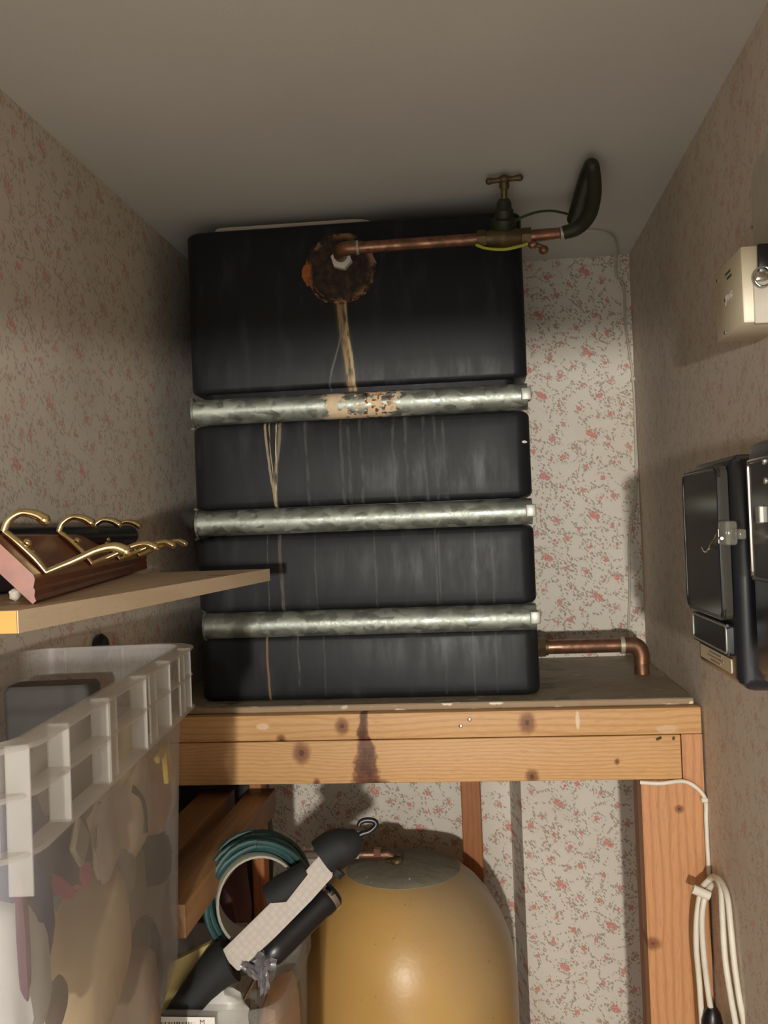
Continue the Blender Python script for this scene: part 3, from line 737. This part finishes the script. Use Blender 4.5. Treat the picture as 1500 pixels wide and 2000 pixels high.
# rack: cross-section axes
r0 = atZ(64, 1180, 1.6452)            # near bottom edge resting on the shelf
r1 = atZ(285, 1112, 1.6452)
LU = (r1-r0); LR = LU.length; LU.normalize()
ang = math.radians(46)
side = LU.cross(Vector((0, 0, 1))).normalized()   # to the right of the rack
if side.x < 0: side = -side
A = (-side*cos(ang)+Vector((0, 0, 1))*sin(ang)).normalized()     # up the board face
N = (side*sin(ang)+Vector((0, 0, 1))*cos(ang)).normalized()     # out of the face
cr = thing('coat_hook_rack', r0+LU*LR/2, 'varnished mahogany coat rack with four polished brass double hooks lying on the wooden shelf', 'coat rack')
Wd = .085
prof = [(0, 0), (Wd, 0), (Wd, .004), (Wd-.004, .006), (Wd-.007, .010), (Wd-.010, .011), (Wd-.014, .017), (Wd-.018, .019), (.018, .019), (.014, .017), (.010, .011), (.007, .010), (.004, .006), (0, .004)]
bm = new(); prism(bm, prof, LR, o=r0, U=A, V=N, W=LU); obj('backboard', bm, M_MAH, cr, smooth=False)
for i, t in enumerate((.045, .335, .60, .86)):
    b = r0+LU*LR*t+N*.0195
    lo_, hi_ = b+A*.016, b+A*.070
    bm = tube(new(), [lo_+N*.002, lo_.lerp(hi_, .3)+N*.004, lo_.lerp(hi_, .7)+N*.004, hi_+N*.003], [.0034, .0042, .0042, .0034], 10, 4)
    D1 = (N*.93-A*.36).normalized()
    tube(bm, [hi_+N*.003, hi_+N*.013+A*.004, hi_+N*.026+A*.001, hi_+N*.034-A*.010, hi_+N*.036-A*.019], [.0034, .0034, .0036, .0046, .0054], 10, 6)
    blob(bm, hi_+N*.036-A*.019, (.0056,)*3, jit=0, sub=2)
    tube(bm, [lo_+N*.002, lo_+D1*.03, lo_+D1*.052, lo_+D1*.066-A*.004, lo_+D1*.071-A*.013], [.0034, .0034, .0036, .0046, .0054], 10, 6)
    blob(bm, lo_+D1*.071-A*.013, (.0056,)*3, jit=0, sub=2)
    h = obj('double_hook', bm, M_BRS, cr)
    bm = new(); blob(bm, lo_.lerp(hi_, .58)+N*.010, (.0042,)*3, jit=0, sub=2); obj('screw', bm, M_BRS, h)
# black tube lying behind the rack
d0 = at(250, 1046, 1.42); p0 = Vector((d0.x-.045, .86, d0.z))
bm = tube(new(), [p0, d0], .0158, 24); blob(bm, d0, (.0158, .008, .0158), jit=0)
bt = tag(obj('black_tube', bm, M_BLK), 'glossy black rolled tube lying behind the brass hook rack', 'tube')
bm = blob(new(), (-.545, 1.10, 1.6600), (.030, .26, .0145), jit=.03, power=.6)
tag(obj('folded_cloth', bm, plain('dark_plum_cloth', C(52, 26, 34), .9)), 'dark plum folded cloth under the black tube on the shelf', 'cloth')
p = at(30, 1158, .88); p.z = 1.6455
bm = blob(new(), p+Vector((0, 0, .006)), (.005, .008, .006), jit=.1, sub=2); tag(obj('plastic_stopper', bm, M_WHT), 'little white plastic stopper under the near end of the hook rack', 'stopper')

q = atX(187, 1264, XL)
tag(obj('black_peg', lathe(new(), [(.016, 0), (.020, .004), (.021, .010), (.016, .016), (0, .018)], q, (1, 0, 0), 24), M_BLK), 'round black knob on the left wall just under the wooden shelf', 'peg')

# ------------------------------------------------------------------ translucent crate, left foreground
FRt = Vector((-.351, 1.18)); CU = Vector((.0995, -.995)).normalized(); CW = Vector((-CU.y, CU.x))  # CW points right (+x)
CW = Vector((.995, .0995)).normalized()
ZT = 1.571; CL, CWd = .60, .222
def cl(u, v, z): return Vector((FRt.x+CU.x*u-CW.x*v, FRt.y+CU.y*u-CW.y*v, z))    # u toward camera, v to the left
def crate_ring(ins, z, r=.05): return [cl(x, y, z) for x, y in rrect(ins, CL-ins, ins, CWd-ins, max(r-ins, .008), 7)]
k = thing('storage_crate', cl(CL/2, CWd/2, 1.113), 'big translucent frosted plastic crate full of odds and ends, left foreground', 'crate')
rim = .016
bm = new()
loft(bm, [crate_ring(.064, 1.116), crate_ring(.052, 1.135), crate_ring(.030, 1.20), crate_ring(.020, 1.45), crate_ring(rim, 1.50), crate_ring(rim, ZT-.001), crate_ring(rim+.002, ZT-.001), crate_ring(rim+.002, 1.50), crate_ring(.022, 1.45), crate_ring(.032, 1.20), crate_ring(.054, 1.137), crate_ring(.066, 1.119)])
obj('body', bm, M_FROST, k)
bm = new()
for z, o_ in ((ZT-.0045, 0), (1.5345, .002), (1.4965, .001)):
    loft(bm, [crate_ring(o_, z-.0012), crate_ring(o_-.0015, z+.0008), crate_ring(o_, z+.0025), crate_ring(rim, z+.0025), crate_ring(rim, z-.0012), crate_ring(o_, z-.0012)], False, False)
obj('rim_flange', bm, M_FROSTR, k)
def rib(u, v0, v1, z0=1.497, z1=ZT-.003, t=.0022):
    bm = new(); a = [cl(u-t/2, v0, z0), cl(u+t/2, v0, z0), cl(u+t/2, v1, z0), cl(u-t/2, v1, z0)]
    b = [p+Vector((0, 0, z1-z0)) for p in a]
    loft(bm, [a, b]); return bm
for u in (.055, .165, .27, .395, .50): obj('rib', rib(u, .001, rim+.001), M_FROSTR, k)
for u in (.10, .24, .385):
    bm = new(); a = [cl(u-.013, .0015, 1.497), cl(u+.013, .0015, 1.497), cl(u+.013, .0035, 1.497), cl(u-.013, .0035, 1.497)]
    loft(bm, [a, [p+Vector((0, 0, ZT-.004-1.497)) for p in a]]); obj('rim_panel', bm, M_FROSTR, k)
for v in (.02, .09, .16):
    for uu, s in ((.001, 1), (CL-rim-.001, 1)):
        bm = new(); a = [cl(uu, v, 1.497), cl(uu+rim, v, 1.497), cl(uu+rim, v+.0022, 1.497), cl(uu, v+.0022, 1.497)]
        loft(bm, [a, [p+Vector((0, 0, ZT-.003-1.497)) for p in a]]); obj('rib', bm, M_FROSTR, k)
bm = new(); a = [cl(CL-.030, .004, 1.470), cl(CL-.028, .004, 1.470), cl(CL-.028, .020, 1.470), cl(CL-.030, .020, 1.470)]
loft(bm, [a, [p+Vector((0, 0, ZT-.003-1.47)) for p in a]]); obj('corner_rib', bm, M_FROSTR, k)

# contents: every one a thing of its own, lying inside the crate
def sidept(px, py, d):      # where the sight line meets a plane d inside the crate's right side
    r = ray(px, py); n = Vector((CW.x, CW.y, 0)); p0_ = Vector((FRt.x, FRt.y, 0))-n*d
    t = (p0_-CAM).dot(n)/r.dot(n); return CAM+r*t
Z3 = math.atan2(CU.y, CU.x)
def item(name, px, py, d, s, mt, label, cat, rot=(0, 0, 0), pw=.6, jit=.06, seed=1):
    c = sidept(px, py, d); s = list(s)
    bm = blob(new(), c, s, rot=(rot[0], rot[1], Z3+rot[2]), jit=jit, power=pw, seed=seed)
    return tag(obj(name, bm, mt), label, cat)
def cloth(n, c, **k_): return plain(n, C(*c), .85, bscale=40, **k_)
item('cream_bag', 170, 1870, .062, (.085, .030, .062), cloth('cream_canvas', (222, 196, 152)), 'large cream canvas bag low in the frosted crate', 'bag', (0, .35, 0), .65, .04, 2)
item('cream_pouch', 235, 1560, .060, (.060, .028, .060), cloth('beige_cotton', (206, 186, 156)), 'beige cotton pouch high in the frosted crate behind the rim', 'pouch', (0, .5, 0), .7, .05, 3)
item('peach_packet', 292, 1545, .065, (.050, .026, .048), cloth('peach_paper', (196, 158, 132)), 'peach coloured packet at the far top of the frosted crate', 'packet', (0, .2, 0), .6, .05, 4)
item('charcoal_case', 302, 1665, .060, (.040, .024, .030), cloth('charcoal_nylon', (62, 62, 64)), 'charcoal rounded case near the far side of the frosted crate', 'case', (0, .3, 0), .7, .04, 5)
item('grey_cloth', 230, 1740, .075, (.060, .026, .036), cloth('mid_grey_cloth', (138, 134, 126)), 'grey folded cloth in the middle of the frosted crate', 'cloth', (0, .6, 0), .8, .07, 6)
item('pink_ribbon_bundle', 148, 1700, .050, (.014, .012, .022), cloth('pink_ribbon', (206, 96, 140)), 'pink ribbon bundle in the middle of the frosted crate', 'ribbon', (0, .8, 0), 1, .15, 7)
item('pink_strap', 118, 1732, .046, (.034, .008, .005), cloth('rose_strap', (198, 110, 130)), 'long rose pink strap slanting inside the frosted crate', 'strap', (0, -.62, 0), 1, .1, 8)
item('dark_glove', 280, 1858, .052, (.018, .016, .036), cloth('black_rubber', (44, 50, 52)), 'dark rubber glove lying low against the crate side', 'glove', (0, -.45, 0), .9, .12, 9)
item('slate_pouch', 118, 1660, .062, (.026, .024, .040), cloth('slate_cloth', (84, 80, 88)), 'slate grey pouch near the front corner of the frosted crate', 'pouch', (0, .5, 0), .7, .05, 10)
item('brown_card_box', 252, 1960, .060, (.028, .030, .060), cloth('brown_card', (142, 118, 96)), 'brown cardboard box at the bottom of the frosted crate', 'box', (0, .1, 0), .5, .03, 11)
item('grey_sleeve', 285, 1780, .082, (.040, .022, .075), cloth('taupe_cloth', (142, 132, 120)), 'taupe cloth sleeve standing at the far end of the frosted crate', 'cloth', (0, .1, 0), .7, .05, 12)
item('navy_pack', 28, 1740, .056, (.030, .024, .075), cloth('navy_film', (62, 72, 108)), 'navy blue packet at the near end of the frosted crate', 'packet', (0, .05, 0), .6, .05, 13)
item('white_pack', 20, 1890, .056, (.030, .024, .060), cloth('white_film', (206, 206, 204)), 'white film packet under the navy packet in the frosted crate', 'packet', (0, .1, 0), .6, .06, 14)
item('tan_card', 225, 1478, .058, (.045, .022, .022), cloth('tan_card', (200, 180, 130)), 'tan card piece just behind the crate rim panels', 'card', (0, .4, 0), .6, .05, 16)
item('taupe_bundle', 300, 1440, .085, (.034, .022, .022), cloth('dark_taupe', (106, 98, 88)), 'dark taupe bundle at the far top corner of the crate', 'bundle', (0, .3, 0), .7, .08, 17)
item('grey_wrap', 120, 1520, .075, (.070, .030, .040), cloth('grey_wrap', (128, 124, 118)), 'grey soft wrap under the near rim of the frosted crate', 'wrap', (0, .5, 0), .8, .07, 18)
c = sidept(322, 1488, .030); uu = Vector((CU.x, CU.y, 0))
bm = box(new(), (-.013, -.003, -.026), (.004, .003, .020), .001, 1)
box(bm, (-.013, -.003, .012), (.036, .003, .020), .001, 1)
for v in bm.verts: v.co = c + uu*(v.co.x*.95+v.co.z*.25) + Vector((CW.x, CW.y, 0))*v.co.y + Vector((0, 0, 1))*(v.co.z-v.co.x*.15)
tag(obj('yellow_tag', bm, cloth('yellow_card', (236, 204, 90))), 'bright yellow card tag near the far rim of the crate', 'tag')
c = sidept(155, 1645, .034); bm = box(new(), (-.017, -.003, -.015), (.017, .003, .015), .002, 1)
for v in bm.verts:
    a_ = .75; x_, z_ = v.co.x*cos(a_)-v.co.z*sin(a_), v.co.x*sin(a_)+v.co.z*cos(a_)
    v.co = c + uu*x_ + Vector((CW.x, CW.y, 0))*v.co.y + Vector((0, 0, 1))*z_
tag(obj('taupe_carton', bm, cloth('taupe_card', (150, 138, 116))), 'small square taupe carton tilted below the crate rim', 'carton')
c = sidept(288, 1600, .034)
bm = tube(new(), [sidept(258, 1540, .036), sidept(278, 1570, .034), sidept(282, 1625, .034)], .004, 8, 5)
tag(obj('dark_cable', bm, M_BLKM), 'short dark curved cable seen through the crate side', 'cable')
item('white_tub_lid', 92, 1790, .040, (.010, .006, .006), M_WHT, 'small white oval lid in the frosted crate under the rose strap', 'lid', (0, 0, 0), .9, .02, 15)

# box file at the back of the crate
bm = new(); R4 = lambda i_, z: [cl(x, y, z) for x, y in rrect(.085+i_, .135-i_, .098+i_, .193-i_, .006, 4)]
loft(bm, [R4(.004, 1.26), R4(0, 1.536), R4(.003, 1.541)])
tag(obj('grey_box_file', bm, plain('grey_box_card', C(84, 82, 78), .6)), 'dark grey box file standing at the far end of the frosted crate', 'box file')
item('rose_card', 255, 1515, .050, (.020, .006, .010), cloth('rose_card', (186, 96, 88)), 'thin reddish card high at the far part of the crate', 'card', (0, .3, 0), .5, .05, 51)
item('white_sachet', 268, 1492, .045, (.016, .006, .005), M_WHT, 'small white sachet just above the reddish card in the crate', 'sachet', (0, -.2, 0), .8, .1, 52)
item('pale_film', 205, 1640, .046, (.030, .007, .038), cloth('pale_film', (214, 202, 182)), 'pale crumpled film beside the tilted taupe carton in the crate', 'film', (0, .4, 0), .7, .12, 53)
item('teal_cloth', 290, 1900, .070, (.030, .02, .045), cloth('grey_teal_cloth', (104, 108, 104)), 'grey-green cloth at the bottom far corner of the frosted crate', 'cloth', (0, .2, 0), .7, .08, 54)
item('plum_strip', 45, 1830, .036, (.006, .004, .045), cloth('plum_strip', (120, 80, 100)), 'narrow plum strip standing behind the near corner of the crate', 'strip', (0, .05, 0), .8, .08, 55)
item('taupe_disc', 110, 1960, .040, (.022, .006, .020), cloth('taupe_disc', (132, 118, 104)), 'round taupe disc at the bottom near part of the crate', 'disc', (0, .2, 0), 1, .04, 56)
item('light_grey_wrap', 245, 1690, .050, (.024, .008, .030), cloth('light_grey_wrap', (168, 162, 150)), 'light grey wrap between the charcoal case and the pink ribbon', 'wrap', (0, .7, 0), .8, .1, 57)

# bench that carries crate and bin (below the picture)
bn = thing('low_bench', (-.45, 1.1, 0), 'plain pine bench below the picture carrying the crate and the clear bin', 'bench')
obj('bench_top', box(new(), (XL+.003, .50, 1.088), (-.385, 1.12, 1.1135), .003), M_BAT, bn)
obj('lower_shelf', box(new(), (XL+.003, 1.207, .776), (-.270, 1.585, .80), .003), M_BAT, bn)
for x in (XL+.005, -.425):
    for y, z in ((.52, 1.087), (1.07, 1.087), (1.54, .775)):
        obj('leg', box(new(), (x, y, 0), (x+.035, y+.035, z), .002), M_BAT, bn)

# ------------------------------------------------------------------ clear bin
bx0, bx1, by0, by1, bz0, bz1 = -.545, -.281, 1.235, 1.515, .801, 1.088
bi = thing('clear_bin', ((bx0+bx1)/2, 1.37, bz0), 'small clear plastic bin with white printed label holding lamp and teal cord coil', 'bin')
def br(i, z, r=.045): return [(x, y, z) for x, y in rrect(bx0+i, bx1-i, by0+i, by1-i, max(r-i, .01), 6)]
bm = new(); loft(bm, [br(.016, bz0), br(.006, bz1-.03), br(.004, bz1-.022), br(.0, bz1-.022), br(.0, bz1-.001), br(.002, bz1), br(.004, bz1-.001), br(.006, bz1-.02), br(.008, bz1-.03), br(.018, bz0+.002)])
obj('body', bm, M_BINP, bi)
bm = box(new(), at(285, 1985, by0-.001), at(421, 2030, by0-.001)+Vector((0, -.0008, 0))); lbl = obj('printed_label', bm, M_PAPER, bi, smooth=False)
bm = new(); rnd = random.Random(3); xx = 303
while xx < 380:
    w_ = rnd.choice((1.2, 2, 3)); a, b = at(xx, 1996, by0-.0022), at(xx+w_, 2024, by0-.0022)
    box(bm, a, b+Vector((0, -.0003, 0))); xx += w_+rnd.choice((1.2, 2))
obj('bar_code', bm, M_INK, lbl, smooth=False)
obj('label_letter', text_bm('M', .009, at(395, 1997, by0-.0022), (1, 0, 0), (0, 0, 1)), M_INK, lbl, smooth=False)
for x in (-.34, -.312):
    obj('rib', box(new(), (x, by0+.002, bz0+.02), (x+.003, by0+.0055, bz1-.022)), M_BINP, bi)

# peach packet standing inside bin at right
bm = blob(new(), (-.318, 1.40, .925), (.022, .085, .118), jit=.03, power=.55, seed=21)
tag(obj('peach_bag', bm, plain('peach_plastic', C(206, 158, 120), .4)), 'peach coloured plastic bag standing in the clear bin along its right wall', 'bag')
bm = blob(new(), (-.395, 1.36, .90), (.048, .10, .095), jit=.05, power=.6, seed=22)
tag(obj('grey_bundle', bm, cloth('grey_brown_cloth', (92, 84, 74))), 'grey-brown bundle at the bottom of the clear bin', 'bundle')
c = at(430, 1972, 1.262)
bm = blob(new(), c+Vector((0, .012, -.012)), (.034, .018, .034), jit=.08, seed=23)
tag(obj('white_plastic_bag', bm, plain('white_film_bag', C(196, 192, 184), .4)), 'crumpled white plastic bag just inside the front of the clear bin', 'bag')
# steel rod
tag(obj('steel_rod', tube(new(), [at(468, 1965, 1.27), at(505, 1900, 1.33)], .0022, 8), M_CHR), 'thin bright steel rod leaning in the clear bin', 'rod')
# pale yellow panel leaning
q = [at(335, 1880, 1.27), at(420, 1838, 1.33), at(425, 1870, 1.33), at(318, 2010, 1.255), at(300, 1990, 1.25)]
bm = new(); vs = [bm.verts.new(p) for p in q]; vb_ = [bm.verts.new(p+Vector((-.004, .006, 0))) for p in q]
bm.faces.new(vs); bm.faces.new(vb_[::-1])
for i in range(5): bm.faces.new((vs[i], vs[(i+1) % 5], vb_[(i+1) % 5], vb_[i]))
tag(obj('yellow_board', bm, plain('pale_yellow_card', C(204, 184, 122), .6), smooth=False), 'pale yellow card leaning behind the black lamp handle in the bin', 'card')

# teal hose coil
cc_ = at(503, 1748, 1.375); axn = Vector((.30, -1, .12)).normalized(); cu_ = (Vector((0, 0, 1))-axn*axn.z).normalized(); cv_ = axn.cross(cu_)
hz = thing('cord_coil', cc_-Vector((0, 0, .085)), 'coiled dark teal cord round a pale hollow core standing in the bin', 'cord')
M_TEAL = plain('teal_rubber', C(32, 68, 66), .5, var=.3)
rnd = random.Random(11)
for j in range(20):
    off = -.048+(j % 10)*.0088; lay = j//10
    tl = Vector((rnd.uniform(-.003, .003), 0, rnd.uniform(-.003, .003)))
    rr = .066+lay*.0072+rnd.uniform(-.0015, .002)
    lst = [cc_+axn*(off+.004*a/36+lay*.004)+tl+(cu_*cos(2*pi*a/36)*1.08+cv_*sin(2*pi*a/36))*(rr+.0015*sin(a*.7+j)) for a in range(37)]
    obj('cord_turn', tube(new(), lst, .0043, 8), M_TEAL, hz)
bm = new(); n = 40
rings = []
for (r_, h) in ((.0595, -.05), (.0595, .046), (.0585, .048), (.0555, .046), (.0555, -.05)):
    rings.append([cc_+axn*h+(cu_*cos(2*pi*a/n)*1.08+cv_*sin(2*pi*a/n))*r_ for a in range(n)])
loft(bm, rings, False, False); obj('core_ring', bm, plain('cloudy_plastic', C(168, 166, 150), .4), hz, label='pale cloudy plastic core')

# inspection lamp with hook
l0, l1 = at(400, 1925, 1.262), at(668, 1668, 1.315)
LD = (l1-l0).normalized(); V = (CAM-l0).normalized(); LS = LD.cross(V).normalized(); LN = LS.cross(LD).normalized()
if LN.dot(V) < 0: LN = -LN
if LS.z < 0: LS = -LS
lp = thing('inspection_lamp', l0, 'hand inspection lamp with pale ribbed lens, black ends and hanging hook leaning in bin', 'lamp')
def lpt(px, py):
    r = ray(px, py); t = (l0-CAM).dot(LN)/r.dot(LN); return CAM+r*t
def slab(name, pix, th, mt, par, back=0., bev=.0):
    bm = new(); f = [lpt(*p)-LN*back for p in pix]; vs = [bm.verts.new(p) for p in f]; b = [bm.verts.new(p-LN*th) for p in f]
    n = len(f); bm.faces.new(vs); bm.faces.new(b[::-1])
    for i in range(n): bm.faces.new((vs[i], vs[(i+1) % n], b[(i+1) % n], b[i]))
    if bev: bmesh.ops.bevel(bm, geom=bm.edges[:], offset=bev, segments=2, affect='EDGES')
    return obj(name, bm, mt, par)
m = Mat('ribbed_lens'); d_, c_ = m.vor(125, m.vec(m.x*.7+m.z*.7, 0, m.z*.7-m.x*.7), .3)
M_LENS = m.out(m.mix(m.sm(d_, .2, .6), C(172, 162, 150), C(164, 154, 143)), .6, bump=d_, bs=.15, bd=.001)
slab('lens', [(428, 1862), (465, 1898), (538, 1830), (610, 1757), (650, 1712), (648, 1690), (628, 1666), (596, 1702), (604, 1708), (560, 1764), (530, 1762)], .016, M_LENS, lp, 0, .0015)
def ltube(name, pix, rad, mt, par, back=0., sm=4):
    bm = tube(new(), [lpt(*p)-LN*back for p in pix], rad, 18, sm); return obj(name, bm, mt, par)
ltube('top_cap', [(628, 1676), (650, 1660), (675, 1650), (690, 1640), (700, 1630)], [.026, .026, .024, .018, .010], M_BLKM, lp, .012)
ltube('cap_lug', [(622, 1648), (632, 1658)], [.011, .012], M_BLKM, lp, .008)
ltube('cap_lug', [(654, 1712), (662, 1700)], [.008, .010], M_BLKM, lp, .008)
ltube('hook', [(690, 1640), (705, 1630), (722, 1624), (734, 1612), (730, 1604), (716, 1602), (704, 1606), (700, 1614)], [.0045, .0042, .004, .0038, .0038, .0038, .0036, .003], M_BLK, lp, .008, 6)
ltube('grip', [(520, 1762), (555, 1742), (600, 1706)], [.020, .024, .017], M_BLKM, lp, .022)
ltube('handle', [(446, 1878), (425, 1892), (395, 1925), (355, 1975), (320, 2020)], [.030, .028, .024, .020, .016], M_BLKM, lp, .014)
ltube('grip_band', [(440, 1862), (500, 1806)], [.008, .006], M_BLKM, lp, .008)
# black torch beside it
lt0, lt1 = at(520, 1872, 1.285), at(650, 1742, 1.36)
D_ = (lt1-lt0).normalized(); 
tr = thing('black_torch', lt0, 'black cylindrical torch tied with grey plastic strip below the inspection lamp', 'torch')
Lh = (lt1-lt0).length
obj('barrel', lathe(new(), [(.012, .0), (.018, .008), (.019, .02), (.0195, Lh-.03), (.021, Lh-.022), (.021, Lh-.004), (.018, Lh)], lt0, D_, 24), M_BLK, tr)
obj('lens_bezel', lathe(new(), [(.0215, Lh-.014), (.022, Lh-.010), (.0215, Lh-.006)], lt0, D_, 24), M_CHR, tr)
bm = new(); blob(bm, lt0-D_*.004, (.016, .014, .014), jit=.25, seed=31); blob(bm, lt0-D_*.02+Vector((.012, 0, -.012)), (.007, .006, .018), jit=.3, seed=32); blob(bm, lt0-D_*.018-Vector((.010, 0, 0)), (.016, .006, .006), jit=.3, seed=33, rot=(0, .8, 0))
obj('plastic_strip', bm, plain('grey_film', C(96, 92, 94), .3), tr, label='crumpled grey plastic strip')

# black filler added for the dark void behind the bearers, then maroon bag
bm = blob(new(), (-.512, 1.87, 1.09), (.078, .10, .24), jit=.05, power=.6, seed=41)
tag(obj('void_filler', bm, plain('void_black', C(16, 14, 15), .6)), 'black filler shape added for the dark void behind the timber bearers', 'bag')
bm = blob(new(), (-.505, 1.63, 1.06), (.085, .06, .115), jit=.05, power=.6, seed=42)
tag(obj('maroon_bag', bm, plain('maroon_cloth', C(60, 20, 28), .8)), 'dark maroon bag half hidden below the timber bearers', 'bag')
bm = new(); tube(bm, [(-.505, 1.63, .9), (-.505, 1.63, .0)], .02, 8)
bm.free()
